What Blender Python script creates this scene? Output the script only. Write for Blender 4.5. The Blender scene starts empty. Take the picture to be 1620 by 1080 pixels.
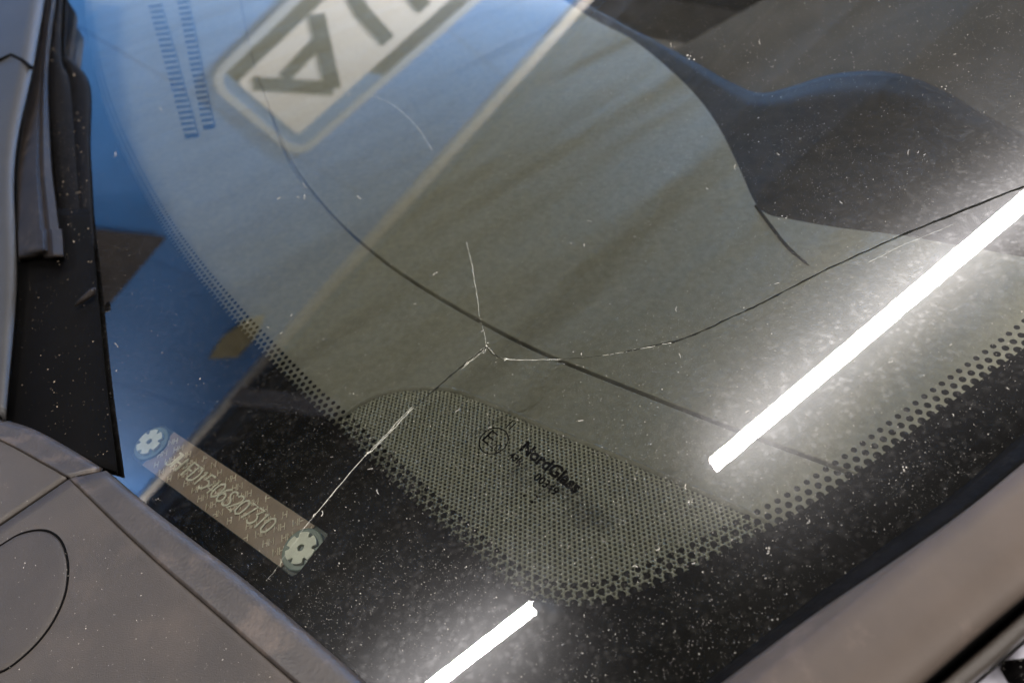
import bpy, math, random
import numpy as np
from mathutils import Vector, Matrix
from mathutils.geometry import delaunay_2d_cdt

random.seed(7); rng = np.random.default_rng(11)
scene = bpy.context.scene
col = scene.collection

# ------------------------------------------------------------------ camera, world, exposure
F = 1170.0                       # focal length in pixels of a 1620-wide frame
SLOPE = math.radians(30)         # rake of the windscreen
O = np.array([0.0, 0.0, 1.05])   # point of the glass in the middle of the picture
R_ = np.array([0.24405877, 0.94025215, 0.23740517])
D_ = np.array([0.69377917, 0.00175794, -0.72018565])
F_ = np.array([-0.67757345, 0.34047438, -0.65189832])
CAM = np.array([0.16137143, -0.08108765, 1.20525662])
cd = bpy.data.cameras.new("camera"); cam = bpy.data.objects.new("camera", cd); col.objects.link(cam)
cd.sensor_width = 36; cd.lens = 26; cd.clip_start = 0.01; cd.clip_end = 200
cd.dof.use_dof = True; cd.dof.focus_distance = 0.222; cd.dof.aperture_fstop = 14
M = Matrix(((R_[0], -D_[0], -F_[0], CAM[0]), (R_[1], -D_[1], -F_[1], CAM[1]), (R_[2], -D_[2], -F_[2], CAM[2]), (0, 0, 0, 1)))
cam.matrix_world = M
scene.camera = cam
w = bpy.data.worlds.new("World"); scene.world = w; w.use_nodes = True
bg = w.node_tree.nodes["Background"]; bg.inputs[0].default_value = (0.55, 0.5, 0.47, 1); bg.inputs[1].default_value = 0.16
scene.view_settings.view_transform = 'Standard'; scene.view_settings.look = 'None'
scene.view_settings.exposure = 0.18; scene.view_settings.gamma = 1.0
scene.cycles.use_denoising = True
scene.cycles.sample_clamp_indirect = 4
scene.cycles.max_bounces = 6; scene.cycles.diffuse_bounces = 2; scene.cycles.glossy_bounces = 3; scene.cycles.transparent_max_bounces = 6
TUBE_POWER = 84.0
TUBE_COLOR = (1.0, 0.95, 0.9)

# ------------------------------------------------------------------ geometry helpers
NG = np.array([0, -math.sin(SLOPE), math.cos(SLOPE)])
XG = np.array([1.0, 0, 0]); YG = np.array([0, math.cos(SLOPE), math.sin(SLOPE)])
A1 = math.radians(-149.6)
E1 = math.cos(A1) * XG + math.sin(A1) * YG      # along the lower edge of the glass
TW = np.cross(E1, NG)                            # across it, up the glass
def ray(u, v): return R_ * ((u - 810) / F) + D_ * ((v - 540) / F) + F_
def G(u, v, h=0.0):                              # a place at height h over the glass
    r = ray(u, v); return CAM + r * ((NG @ (O + NG * h - CAM)) / (NG @ r))
PHI = math.radians(12)
TD = TW * math.cos(PHI) - NG * math.sin(PHI)
ND = np.cross(TD, E1); ND *= np.sign(ND @ NG)
Q = G(600, 760, -0.014)
def D(u, v, dh=0.0):                             # a place on (over) the top of the dashboard
    r = ray(u, v); return CAM + r * ((ND @ (Q + ND * dh - CAM)) / (ND @ r))
def RW(u, v, ax, val):                           # where the mirror image at a place of the glass stands
    g = G(u, v); r = ray(u, v); R = r - 2 * (r @ NG) * NG
    return g + R * (val - g[ax]) / R[ax]
class Frame:
    def __init__(s, o, ax, ay, az): s.o, s.ax, s.ay, s.az = map(np.asarray, (o, ax, ay, az))
    def p(s, x, y, z=0.0): return s.o + s.ax * x + s.ay * y + s.az * z
    def q(s, P): P = np.asarray(P) - s.o; return (float(P @ s.ax), float(P @ s.ay))
GF = Frame(O, XG, YG, NG)
DF = Frame(Q, E1 * -1, TD, ND)
def curve(pts, n=8):                             # Catmull-Rom through the points
    P = [np.array(p, float) for p in pts]; P = [2 * P[0] - P[1]] + P + [2 * P[-1] - P[-2]]
    out = []
    for i in range(1, len(P) - 2):
        a, b, c, d = P[i - 1:i + 3]
        for k in range(n):
            t = k / n
            out.append(0.5 * ((2 * b) + (-a + c) * t + (2 * a - 5 * b + 4 * c - d) * t * t + (-a + 3 * b - 3 * c + d) * t ** 3))
    out.append(P[-2]); return out
def resample(P, n):
    P = np.array(P); s = np.concatenate([[0], np.cumsum(np.linalg.norm(np.diff(P, axis=0), axis=1))])
    t = np.linspace(0, s[-1], n)
    return np.stack([np.interp(t, s, P[:, k]) for k in range(P.shape[1])], 1)

def link(o, parent=None, label=None, cat=None, group=None, kind=None):
    col.objects.link(o)
    if parent is not None:
        o.parent = parent; o.matrix_parent_inverse = WM[parent.name].inverted()
    WM[o.name] = (WM[parent.name] @ WM[parent.name].inverted() @ o.matrix_basis) if parent is not None else o.matrix_basis.copy()
    if label: o["label"] = label
    if cat: o["category"] = cat
    if group: o["group"] = group
    if kind: o["kind"] = kind
    return o
WM = {}
def mesh(name, V, Fc, mat, parent=None, smooth=False, **k):
    me = bpy.data.meshes.new(name); me.from_pydata([tuple(map(float, v)) for v in V], [], Fc); me.validate(); me.update()
    if mat: me.materials.append(mat)
    if smooth: me.polygons.foreach_set("use_smooth", [True] * len(me.polygons))
    return link(bpy.data.objects.new(name, me), parent, **k)
def empty(name, loc, **k):
    o = bpy.data.objects.new(name, None); o.location = loc; o.empty_display_size = 0.1
    return link(o, **k)
class MB:
    def __init__(s): s.v, s.f = [], []
    def add(s, V, Fc):
        b = len(s.v); s.v += [np.asarray(p, float) for p in V]; s.f += [tuple(i + b for i in f) for f in Fc]
    def box(s, lo, hi):
        x0, y0, z0 = lo; x1, y1, z1 = hi
        s.add([(x0,y0,z0),(x1,y0,z0),(x1,y1,z0),(x0,y1,z0),(x0,y0,z1),(x1,y0,z1),(x1,y1,z1),(x0,y1,z1)],
              [(3,2,1,0),(4,5,6,7),(0,1,5,4),(1,2,6,5),(2,3,7,6),(3,0,4,7)])
    def tube(s, P, r, n=6, flat=None):
        P = [np.asarray(p, float) for p in P]; rr = r if hasattr(r, '__len__') else [r] * len(P)
        V, Fc = [], []; ref = np.array([0.3, 0.5, 0.81])
        if flat is not None: ref = np.asarray(flat)
        for i, p in enumerate(P):
            t = P[min(i + 1, len(P) - 1)] - P[max(i - 1, 0)]; t = t / (np.linalg.norm(t) + 1e-12)
            a = np.cross(ref, t); a /= np.linalg.norm(a) + 1e-12; b = np.cross(t, a)
            for k in range(n):
                an = 2 * math.pi * k / n; V.append(p + (a * math.cos(an) + b * math.sin(an)) * rr[i])
        for i in range(len(P) - 1):
            for k in range(n):
                Fc.append((i * n + k, i * n + (k + 1) % n, (i + 1) * n + (k + 1) % n, (i + 1) * n + k))
        Fc.append(tuple(range(n))[::-1]); Fc.append(tuple((len(P) - 1) * n + k for k in range(n)))
        s.add(V, Fc)
    def loft(s, rows, face_cam=True):
        n = len(rows[0]); V = [p for r in rows for p in r]; Fc = []
        for i in range(len(rows) - 1):
            for j in range(n - 1):
                Fc.append((i * n + j, i * n + j + 1, (i + 1) * n + j + 1, (i + 1) * n + j))
        if face_cam:
            vv = np.array(V); s0 = 0
            for f in Fc[::max(1, len(Fc) // 60)]:
                nn = np.cross(vv[f[1]] - vv[f[0]], vv[f[3]] - vv[f[0]]); s0 += nn @ (CAM - vv[f[0]])
            if s0 < 0: Fc = [f[::-1] for f in Fc]
        s.add(V, Fc)
    def build(s, name, mat, parent=None, smooth=False, **k): return mesh(name, s.v, s.f, mat, parent, smooth, **k)
def area2(P): return 0.5 * sum(P[i][0] * P[(i + 1) % len(P)][1] - P[(i + 1) % len(P)][0] * P[i][1] for i in range(len(P)))
def ccw(P): P = [tuple(map(float, p)) for p in P]; return P if area2(P) > 0 else P[::-1]
def inset(P, d):
    out = []; n = len(P)
    for i in range(n):
        a, b, c = (np.array(P[j % n]) for j in (i - 1, i, i + 1))
        u = b - a; v = c - b; u = u / (np.linalg.norm(u) + 1e-12); v = v / (np.linalg.norm(v) + 1e-12)
        n1 = np.array([-u[1], u[0]]); n2 = np.array([-v[1], v[0]]); m = n1 + n2; L = m @ m
        m = m / max(np.sqrt(L), 1e-9); out.append(tuple(b + m * d / max(m @ n1, 0.5)))
    return out
def fill(P, holes=()):
    pts = [Vector(p) for p in P]; faces = [list(range(len(P)))]
    for h in holes:
        b = len(pts); pts += [Vector(p) for p in h]; faces.append(list(range(b, b + len(h)))[::-1])
    V, _, Fc, *_r = delaunay_2d_cdt(pts, [], faces, 2, 1e-7)
    return [tuple(v) for v in V], [tuple(f) for f in Fc]
def slab(mb, P, fr, top, thick, bevel, holes=()):
    """A plate with a rounded upper edge, its outline P in the frame fr."""
    P = ccw(P); n = len(P); holes = [ccw(h) for h in holes]
    rings = [(P, top - thick), (P, top - bevel)]
    if bevel > 0: rings += [(inset(P, bevel * .3), top - bevel * .3), (inset(P, bevel), top)]
    V = []; Fc = []
    for ring, z in rings: V += [fr.p(x, y, z) for x, y in ring]
    for k in range(len(rings) - 1):
        for i in range(n): j = (i + 1) % n; Fc.append((k * n + i, k * n + j, (k + 1) * n + j, (k + 1) * n + i))
    mb.add(V, Fc)
    v2, f2 = fill(rings[-1][0], holes)
    mb.add([fr.p(x, y, top) for x, y in v2], [f if area2([v2[i] for i in f]) > 0 else f[::-1] for f in f2])
    for h in holes:
        m = len(h); mb.add([fr.p(x, y, top) for x, y in h] + [fr.p(x, y, top - thick) for x, y in h],
                           [(i, i + m, (i + 1) % m + m, (i + 1) % m) for i in range(m)])
def solid(o, t):
    md = o.modifiers.new("thickness", 'SOLIDIFY'); md.thickness = t; md.offset = -1; return o

# ------------------------------------------------------------------ materials
def new_mat(name):
    m = bpy.data.materials.new(name); m.use_nodes = True; nt = m.node_tree
    for n in list(nt.nodes):
        if n.type != 'OUTPUT_MATERIAL': nt.nodes.remove(n)
    return m, nt, nt.nodes["Material Output"]
def N(nt, t, **k):
    n = nt.nodes.new(t)
    for a, b in k.items():
        if a.startswith('_'): setattr(n, a[1:], b)
        else: n.inputs[a.replace('__', ' ')].default_value = b
    return n
def plastic(name, c, rough=0.5, var=0.25, scale=60, bump=0.0, bscale=900, spec=0.5, dirt=None, dscale=25, dlo=.5, dhi=.7, metal=0.0, rvar=0.0, swell=0.0):
    m, nt, out = new_mat(name); L = nt.links.new
    tc = N(nt, 'ShaderNodeTexCoord')
    no = N(nt, 'ShaderNodeTexNoise', Scale=scale, Detail=6.0, Roughness=0.65); L(tc.outputs['Object'], no.inputs['Vector'])
    mr = N(nt, 'ShaderNodeMapRange'); mr.inputs[1].default_value = .3; mr.inputs[2].default_value = .7
    mr.inputs[3].default_value = 1 - var; mr.inputs[4].default_value = 1 + var; L(no.outputs[0], mr.inputs[0])
    mul = N(nt, 'ShaderNodeVectorMath', _operation='SCALE'); mul.inputs[0].default_value = c[:3]; L(mr.outputs[0], mul.inputs['Scale'])
    colr = mul.outputs[0]
    if dirt:
        n2 = N(nt, 'ShaderNodeTexNoise', Scale=dscale, Detail=8.0, Roughness=0.7); L(tc.outputs['Object'], n2.inputs['Vector'])
        r2 = N(nt, 'ShaderNodeMapRange'); r2.inputs[1].default_value = dlo; r2.inputs[2].default_value = dhi; L(n2.outputs[0], r2.inputs[0])
        mx = N(nt, 'ShaderNodeMix', _data_type='RGBA'); mx.inputs[7].default_value = (*dirt, 1)
        L(r2.outputs[0], mx.inputs[0]); L(colr, mx.inputs[6]); colr = mx.outputs[2]
    b = N(nt, 'ShaderNodeBsdfPrincipled', Roughness=rough, Metallic=metal); b.inputs['Specular IOR Level'].default_value = spec
    L(colr, b.inputs['Base Color'])
    if rvar:
        r3 = N(nt, 'ShaderNodeMapRange'); r3.inputs[3].default_value = max(.02, rough - rvar); r3.inputs[4].default_value = rough + rvar
        L(no.outputs[0], r3.inputs[0]); L(r3.outputs[0], b.inputs['Roughness'])
    if bump:
        n3 = N(nt, 'ShaderNodeTexNoise', Scale=bscale, Detail=4.0); L(tc.outputs['Object'], n3.inputs['Vector'])
        bp = N(nt, 'ShaderNodeBump', Strength=bump, Distance=0.0006); L(n3.outputs[0], bp.inputs['Height']); L(bp.outputs[0], b.inputs['Normal'])
        if swell:
            mp = N(nt, 'ShaderNodeMapping'); m0 = N(nt, 'ShaderNodeMapping'); m0.inputs['Rotation'].default_value = (0, 0, math.radians(-34)); L(tc.outputs['Object'], m0.inputs['Vector'])
            mp.inputs['Scale'].default_value = (24, 4, 5); L(m0.outputs[0], mp.inputs['Vector'])
            n4 = N(nt, 'ShaderNodeTexNoise', Scale=1.0, Detail=1.5); L(mp.outputs[0], n4.inputs['Vector'])
            b4 = N(nt, 'ShaderNodeBump', Strength=1.0, Distance=swell); L(n4.outputs[0], b4.inputs['Height']); L(b4.outputs[0], bp.inputs['Normal'])
    L(b.outputs[0], out.inputs[0]); return m
def emitter(name, c, s):
    m, nt, out = new_mat(name); e = N(nt, 'ShaderNodeEmission', Strength=s); e.inputs[0].default_value = (*c, 1); nt.links.new(e.outputs[0], out.inputs[0]); return m

def glass_outer():
    m, nt, out = new_mat("windscreen_glass_dusty"); L = nt.links.new
    tr = N(nt, 'ShaderNodeBsdfTransparent'); tr.inputs[0].default_value = (.87, .885, .84, 1)
    gl = N(nt, 'ShaderNodeBsdfGlossy', Roughness=0.0); gl.inputs[0].default_value = (1, 1, 1, 1)
    fr = N(nt, 'ShaderNodeFresnel', IOR=1.98)
    mx = N(nt, 'ShaderNodeMixShader'); L(fr.outputs[0], mx.inputs[0]); L(tr.outputs[0], mx.inputs[1]); L(gl.outputs[0], mx.inputs[2])
    tc = N(nt, 'ShaderNodeTexCoord')
    # dried water spots and a film of road dust
    big = N(nt, 'ShaderNodeTexNoise', Scale=14.0, Detail=5.0, Roughness=.6); L(tc.outputs['Object'], big.inputs['Vector'])
    mb_ = N(nt, 'ShaderNodeMapRange'); mb_.inputs[1].default_value = .35; mb_.inputs[2].default_value = .75; L(big.outputs[0], mb_.inputs[0])
    fine = N(nt, 'ShaderNodeTexNoise', Scale=420.0, Detail=3.0, Roughness=.6); L(tc.outputs['Object'], fine.inputs['Vector'])
    mf = N(nt, 'ShaderNodeMapRange'); mf.inputs[1].default_value = .52; mf.inputs[2].default_value = .7; L(fine.outputs[0], mf.inputs[0])
    vo = N(nt, 'ShaderNodeTexVoronoi', Scale=520.0); L(tc.outputs['Object'], vo.inputs['Vector'])
    ms = N(nt, 'ShaderNodeMapRange'); ms.inputs[1].default_value = .42; ms.inputs[2].default_value = .2; L(vo.outputs['Distance'], ms.inputs[0])
    pk = N(nt, 'ShaderNodeMath', _operation='GREATER_THAN'); pk.inputs[1].default_value = .55
    sep = N(nt, 'ShaderNodeSeparateColor'); L(vo.outputs['Color'], sep.inputs[0]); L(sep.outputs[0], pk.inputs[0])
    sp = N(nt, 'ShaderNodeMath', _operation='MULTIPLY'); L(ms.outputs[0], sp.inputs[0]); L(pk.outputs[0], sp.inputs[1])
    def lin(terms, base):
        cur = None
        for sock, k in terms:
            q = N(nt, 'ShaderNodeMath', _operation='MULTIPLY_ADD'); L(sock, q.inputs[0]); q.inputs[1].default_value = k
            if cur is None: q.inputs[2].default_value = base
            else: L(cur, q.inputs[2])
            cur = q.outputs[0]
        return cur
    film = lin([(mb_.outputs[0], .005), (mf.outputs[0], .006), (sp.outputs[0], .008)], .0005)
    df = N(nt, 'ShaderNodeBsdfDiffuse'); df.inputs[0].default_value = (.6, .56, .5, 1)
    m1 = N(nt, 'ShaderNodeMixShader'); L(film, m1.inputs[0]); L(mx.outputs[0], m1.inputs[1]); L(df.outputs[0], m1.inputs[2])
    # the film scatters forward round a mirrored lamp
    haze = lin([(mb_.outputs[0], .006), (mf.outputs[0], .004), (sp.outputs[0], .004)], .0065)
    rg = N(nt, 'ShaderNodeBsdfGlossy', Roughness=.19); rg.inputs[0].default_value = (.95, .95, 1, 1)
    m2 = N(nt, 'ShaderNodeMixShader'); L(haze, m2.inputs[0]); L(m1.outputs[0], m2.inputs[1]); L(rg.outputs[0], m2.inputs[2])
    L(m2.outputs[0], out.inputs[0]); return m
def glass_inner():
    m, nt, out = new_mat("windscreen_glass_inner"); tr = N(nt, 'ShaderNodeBsdfTransparent'); tr.inputs[0].default_value = (.97, .98, .96, 1)
    nt.links.new(tr.outputs[0], out.inputs[0]); return m

MT = dict(
    ceiling=plastic("ceiling_brown", (.03, .026, .021), .8, .2, 3),
    trim=plastic("trim_taupe", (.85, .8, .74), .6, .2, 5),
    blue=plastic("wall_blue", (.085, .33, .86), .6, .14, .9),
    bluep=plastic("wall_blue_pale", (.13, .32, .68), .6, .08, 1.2),
    floor=plastic("concrete", (.28, .27, .26), .7, .25, 2),
    white=plastic("sign_white", (.95, .93, .93), .5, .03, 3),
    grey=plastic("sign_grey", (.008, .008, .008), .5, .05, 3),
    pale=plastic("sign_outline", (.5, .58, .72), .5, .05, 3),
    brown=plastic("board_brown", (.075, .06, .052), .7, .3, 4),
    yellow=plastic("yellow", (.5, .42, .2), .6, .3, 6),
    housing=plastic("lamp_housing", (.6, .6, .58), .5, .05, 3),
    tube=plastic("tube_diffuser", (.85, .85, .83), .4, .02, 3),
    glass=glass_outer(), glass_in=glass_inner(),
    frit=plastic("frit_black", (.0032, .003, .003), .6, .2, 120, spec=.02),
    ink=plastic("ink_black", (.003, .003, .003), .7, .2, 900, spec=.02),
    dash=plastic("dash_olive", (.27, .257, .21), .62, .16, 320, bump=.25, bscale=1400, spec=.35, swell=.017),
    dash2=plastic("hood_grey", (.034, .027, .019), .58, .3, 120, bump=.3, bscale=1400, spec=.09),
    grille=plastic("grille_olive", (.40, .39, .325), .6, .12, 200, spec=.35),
    hole=plastic("hole_dark", (.05, .049, .04), .9, .2, 200),
    cabin=plastic("cabin_dark", (.014, .012, .011), .9, .5, 14),
    cowl=plastic("cowl_plastic", (.030, .0232, .0188), .5, .24, 45, bump=.35, bscale=3600, spec=.45, dirt=(.05, .037, .029), dscale=38, dlo=.52, dhi=.8, rvar=.1),
    rim=plastic("cowl_rim", (.023, .0175, .0148), .5, .3, 60, bump=.25, bscale=900, spec=.5, dirt=(.075, .054, .042), dscale=70, dlo=.5, dhi=.72, rvar=.15),
    cap=plastic("cowl_cap", (.024, .0185, .0155), .5, .2, 40, bump=.3, bscale=3500, spec=.4),
    gap=plastic("gap_black", (.0018, .0016, .0016), .8, .2, 50, spec=.04),
    rubber=plastic("rubber_black", (.004, .0036, .0036), .6, .4, 200, spec=.03, bump=.5, bscale=500, dirt=(.02, .017, .014), dscale=260, dlo=.6, dhi=.75),
    arm=plastic("arm_grey", (.022, .021, .021), .45, .15, 50, bump=.2, bscale=1500, spec=.3),
    blade=plastic("blade_grey", (.011, .0085, .0075), .5, .25, 80, bump=.2, bscale=1500, spec=.1, dirt=(.035, .028, .023), dscale=120, dlo=.55, dhi=.75),
    pillar=plastic("pillar_dirty", (.055, .041, .033), .62, .2, 30, spec=.3, dirt=(.125, .092, .077), dscale=28, dlo=.52, dhi=.75),
    paint=plastic("body_paint", (.62, .6, .68), .2, .06, 20, spec=.6),
    label=plastic("vin_label", (.33, .23, .175), .38, .16, 90, spec=.5),
    clear=plastic("vin_clear_end", (.045, .06, .06), .25, .15, 90, spec=.6),
    vinink=plastic("vin_letters", (.97, .92, .8), .5, .05, 300),
    hmink=plastic("hm_letters", (.92, .8, .66), .5, .1, 300),
    rivet=plastic("rivet_pale", (.95, .96, .86), .3, .1, 200, spec=.6),
    rivet2=plastic("rivet_ring", (.2, .26, .25), .3, .1, 200, spec=.6),
    dust=plastic("dust", (.6, .56, .5), .9, .3, 900),
    crackb=plastic("crack_lit", (.8, .78, .68), .3, .3, 700, spec=.6),  # crack pieces that catch the light, their glint painted pale
    crackd=plastic("crack_unlit", (.012, .012, .01), .7, .3, 700, spec=.05),  # the same cracks where they throw no light back, painted dark
)

# ------------------------------------------------------------------ the garage that the glass mirrors
WX = -4.5; ZT = 3.40; ZC = 3.52
mb = MB(); mb.box((-4.7, -9, -.1), (6, 7, 0)); mb.build("floor", MT['floor'], kind="structure")
mb = MB(); mb.box((-4.7, -9, ZC), (6, 7, ZC + .1)); ceil = mb.build("ceiling", MT['ceiling'], kind="structure")
x = -4.2
while x < 4:
    mb = MB(); mb.box((x, -8.9, ZC - .09), (x + .1, 6.9, ZC - .001)); mb.build("purlin", MT['ceiling'], ceil); x += .47
for (u, v, wd) in ((770, 330, .42), (1010, 170, .3), (640, 470, .22)):
    x0 = RW(u, v, 2, ZC - .12)[0]; mb = MB(); mb.box((x0 - wd / 2, -8.8, ZC - .13), (x0 + wd / 2, 6.8, ZC - .092)); mb.build("dark_band_bar", MT['gap'], ceil)  # black bars added to mirror as dark bands over the dashboard
a, b = RW(352, 622, 2, ZC - .12), RW(540, 648, 2, ZC - .12); t = b - a; t /= np.linalg.norm(t); s = np.array([-t[1], t[0], 0])
mb = MB(); V = [a + s * .07, a - s * .07, b - s * .07, b + s * .07]
mb.add([v - [0, 0, .03] for v in V] + [v + [0, 0, .03] for v in V], [(3,2,1,0),(4,5,6,7),(0,1,5,4),(1,2,6,5),(2,3,7,6),(3,0,4,7)])
mb.build("brace", plastic('brace_brown', (.3, .22, .16), .6, .2, 5), ceil)
mb = MB(); mb.box((WX - .2, -9, 0), (WX - .02, 7, ZC)); wall = mb.build("wall", MT['bluep'], kind="structure")
y = -8.6
for k in range(12):
    mb = MB(); mb.box((WX - .019, y, .05), (WX, y + 1.292, ZT - .055)); mb.build("wall_panel", MT['blue'], wall); y += 1.3
mb = MB(); mb.box((WX - .018, -8.95, ZT - .05), (WX + .06, 6.95, ZT + .015)); mb.build("wall_trim", MT['trim'], wall)

# the sign on the blue wall (its left end, first letters)
SX = WX + .05
tilt = math.radians(10)
SF = Frame(np.array([SX, -1.94, 1.86]), np.array([0, math.cos(tilt), math.sin(tilt)]), np.array([0, -math.sin(tilt), math.cos(tilt)]), np.array([1.0, 0, 0]))
sign = empty("wall_sign", SF.p(0, 0), label="white sign with dark letters on the blue wall, mirrored in the glass", cat="sign")
SW, SH = 3.2, .70
def rrect(x0, y0, x1, y1, r, n=8):
    P = []
    for cx, cy, a0 in ((x1 - r, y0 + r, -90), (x1 - r, y1 - r, 0), (x0 + r, y1 - r, 90), (x0 + r, y0 + r, 180)):
        for k in range(n + 1): a = math.radians(a0 + 90 * k / n); P.append((cx + r * math.cos(a), cy + r * math.sin(a)))
    return P
mb = MB(); slab(mb, rrect(-.04, -.03, SW, SH + .03, .14), SF, 0, .04, .006, [rrect(.015, .02, SW - .05, SH - .02, .1)]); mb.build("outline", MT['pale'], sign)
mb = MB(); slab(mb, rrect(.016, .021, SW - .051, SH - .021, .1), SF, -.012, .02, 0); mb.build("blue_ground", MT['bluep'], sign)
mb = MB(); slab(mb, [(.10, .022), (SW - .3, .022), (SW - .3, .10), (.10, .10)], SF, -.008, .003, 0); mb.build("dark_border", MT['grey'], sign)
mb = MB(); slab(mb, [(.73, .60), (SW - .3, .60), (SW - .3, .678), (.80, .678)], SF, -.008, .003, 0); mb.build("dark_border", MT['grey'], sign)
mb = MB(); slab(mb, rrect(.10, .105, SW - .2, .595, .03, 3), SF, -.002, .008, 0); mb.build("white_panel", MT['white'], sign)
def bar(mb, fr, P, wd, z0, z1):
    P = [np.array(p, float) for p in P]; L, Rr = [], []
    for i, p in enumerate(P):
        t = P[min(i + 1, len(P) - 1)] - P[max(i - 1, 0)]; t /= np.linalg.norm(t); n = np.array([-t[1], t[0]]) * wd / 2; L.append(p + n); Rr.append(p - n)
    n = len(P); V = [fr.p(*q, z1) for q in L + Rr] + [fr.p(*q, z0) for q in L + Rr]
    Fc = []
    for i in range(n - 1):
        Fc.append((n + i, n + i + 1, i + 1, i)); Fc.append((i, i + 1, 2 * n + i + 1, 2 * n + i)); Fc.append((3 * n + i, 3 * n + i + 1, n + i + 1, n + i))
    Fc.append((0, 2 * n, 3 * n, n)); Fc.append((n - 1, 2 * n - 1, 4 * n - 1, 3 * n - 1))
    mb.add(V, Fc)
mb = MB()
bar(mb, SF, [(.17, .17), (.50, .52)], .085, -.004, .008); bar(mb, SF, [(.76, .13), (.50, .52)], .10, -.003, .009); bar(mb, SF, [(.33, .27), (.66, .25)], .07, -.002, .0085)
mb.build("letter", MT['grey'], sign)
mb = MB(); bar(mb, SF, [(.97, .53), (.97, .3), (.99, .22), (1.04, .17), (1.12, .145), (1.2, .17), (1.25, .22), (1.27, .3), (1.27, .53)], .095, -.004, .008)
mb.build("letter", MT['grey'], sign)
# a dark board leaning on the wall and a small yellow notice under the trim
P = [RW(u, v, 0, WX + .08) for u, v in ((90, 362), (150, 366), (262, 378), (165, 492), (90, 590))]
BF = Frame(np.array([WX + .08, 0, 0]), np.array([0, 1.0, 0]), np.array([0, 0, 1.0]), np.array([1.0, 0, 0]))
mb = MB(); slab(mb, [BF.q(p) for p in P], BF, 0, .03, .004)
mb.build("brown_board", MT['brown'], None, label="dark brown board against the blue wall, mirrored beside the wiper blade", cat="board")
P = [RW(u, v, 0, WX + .03) for u, v in ((330, 568), (352, 535), (388, 508), (418, 500), (408, 530), (376, 566))]
mb = MB(); slab(mb, [BF.q(p) for p in P], BF, -.05, .02, .003)
mb.build("yellow_notice", MT['yellow'], None, label="small yellowish notice under the wall trim, mirrored at the edge dots", cat="notice")

# tubular lamps under the ceiling
ZL = 3.35
pa, pb = RW(1130, 735, 2, ZL), RW(1620, 320, 2, ZL); pc, pd = RW(845, 960, 2, ZL), RW(690, 1080, 2, ZL)
def lamp(p0, p1, label, power=TUBE_POWER, lean=0.0):
    p0, p1 = np.array(p0), np.array(p1); t = (p1 - p0) / np.linalg.norm(p1 - p0)
    e = empty("tube_lamp", tuple((p0 + p1) / 2), label=label, cat="lamp", group="tube lamps under the ceiling")
    mb = MB(); mb.tube([p0 + [0, 0, .013], p1 + [0, 0, .013]], .012, 12); mb.build("tube", MT['tube'], e, True)
    ld = bpy.data.lights.new("tube_light", 'AREA'); ld.shape = 'RECTANGLE'; ld.size = float(np.linalg.norm(p1 - p0)); ld.size_y = .05; ld.energy = power; ld.color = TUBE_COLOR
    lo = bpy.data.objects.new("tube_light", ld); zz = np.array([math.sin(lean), 0, math.cos(lean)]); zz = zz - t * (zz @ t); zz /= np.linalg.norm(zz); yy_ = np.cross(zz, t); pc_ = (p0 + p1) / 2 - [0, 0, .004]
    lo.matrix_basis = Matrix(((t[0], yy_[0], zz[0], pc_[0]), (t[1], yy_[1], zz[1], pc_[1]), (t[2], yy_[2], zz[2], pc_[2]), (0, 0, 0, 1)))
    link(lo, e)
    s = np.cross(t, [0, 0, 1]); V = []
    for q in (p0 - t * .03, p1 + t * .03):
        V += [q + s * .03 + [0, 0, .03], q - s * .03 + [0, 0, .03], q - s * .03 + [0, 0, ZC - ZL - .001], q + s * .03 + [0, 0, ZC - ZL - .001]]
    mb = MB(); mb.add(V, [(0,1,2,3),(7,6,5,4),(0,4,5,1),(1,5,6,2),(2,6,7,3),(3,7,4,0)]); mb.build("housing", MT['housing'], e)
    for q, sg in ((p0, -1), (p1, 1)):
        mb = MB(); mb.tube([q + t * sg * .0005, q + t * sg * .03], .023, 10); mb.build("end_cap", MT['housing'], e)
L0 = 1.5
ta = (pb - pa) / np.linalg.norm(pb - pa); tb = (pd - pc) / np.linalg.norm(pd - pc)
lamp(pa, pa + ta * L0, "lit ceiling tube mirrored as the long white bar across the right of the glass")
lamp(pc, pc + tb * L0, "lit ceiling tube mirrored as the short white bar at the bottom of the glass")
for yy, lb in ((-3.2, "added fill tube ahead of the car, on the far side of the camera"), (-1.0, "added fill tube over the near front wing of the car"), (1.2, "added fill tube over the near doors of the car")):
    lamp((1.75, yy, ZL), (1.72, yy + 1.5, ZL), lb)  # unseen second row of tubes, added for more light

for yy, lb in ((.8, "added fill tube by the blue wall, behind the sign's end"), (-7.9, "added fill tube by the blue wall, at the front end of the garage")):
    lamp((-3.2, yy, ZL), (-3.22, yy + 1.5, ZL), lb, TUBE_POWER * (5.4 if yy > 0 else 2.3), math.radians(40))  # unseen stronger tubes, added and leaned over to brighten the wall and sign

# ------------------------------------------------------------------ the car
car = empty("car", (0, .3, 0), label="car with a cracked dusty windscreen, seen at its lower front corner", cat="car")
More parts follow.
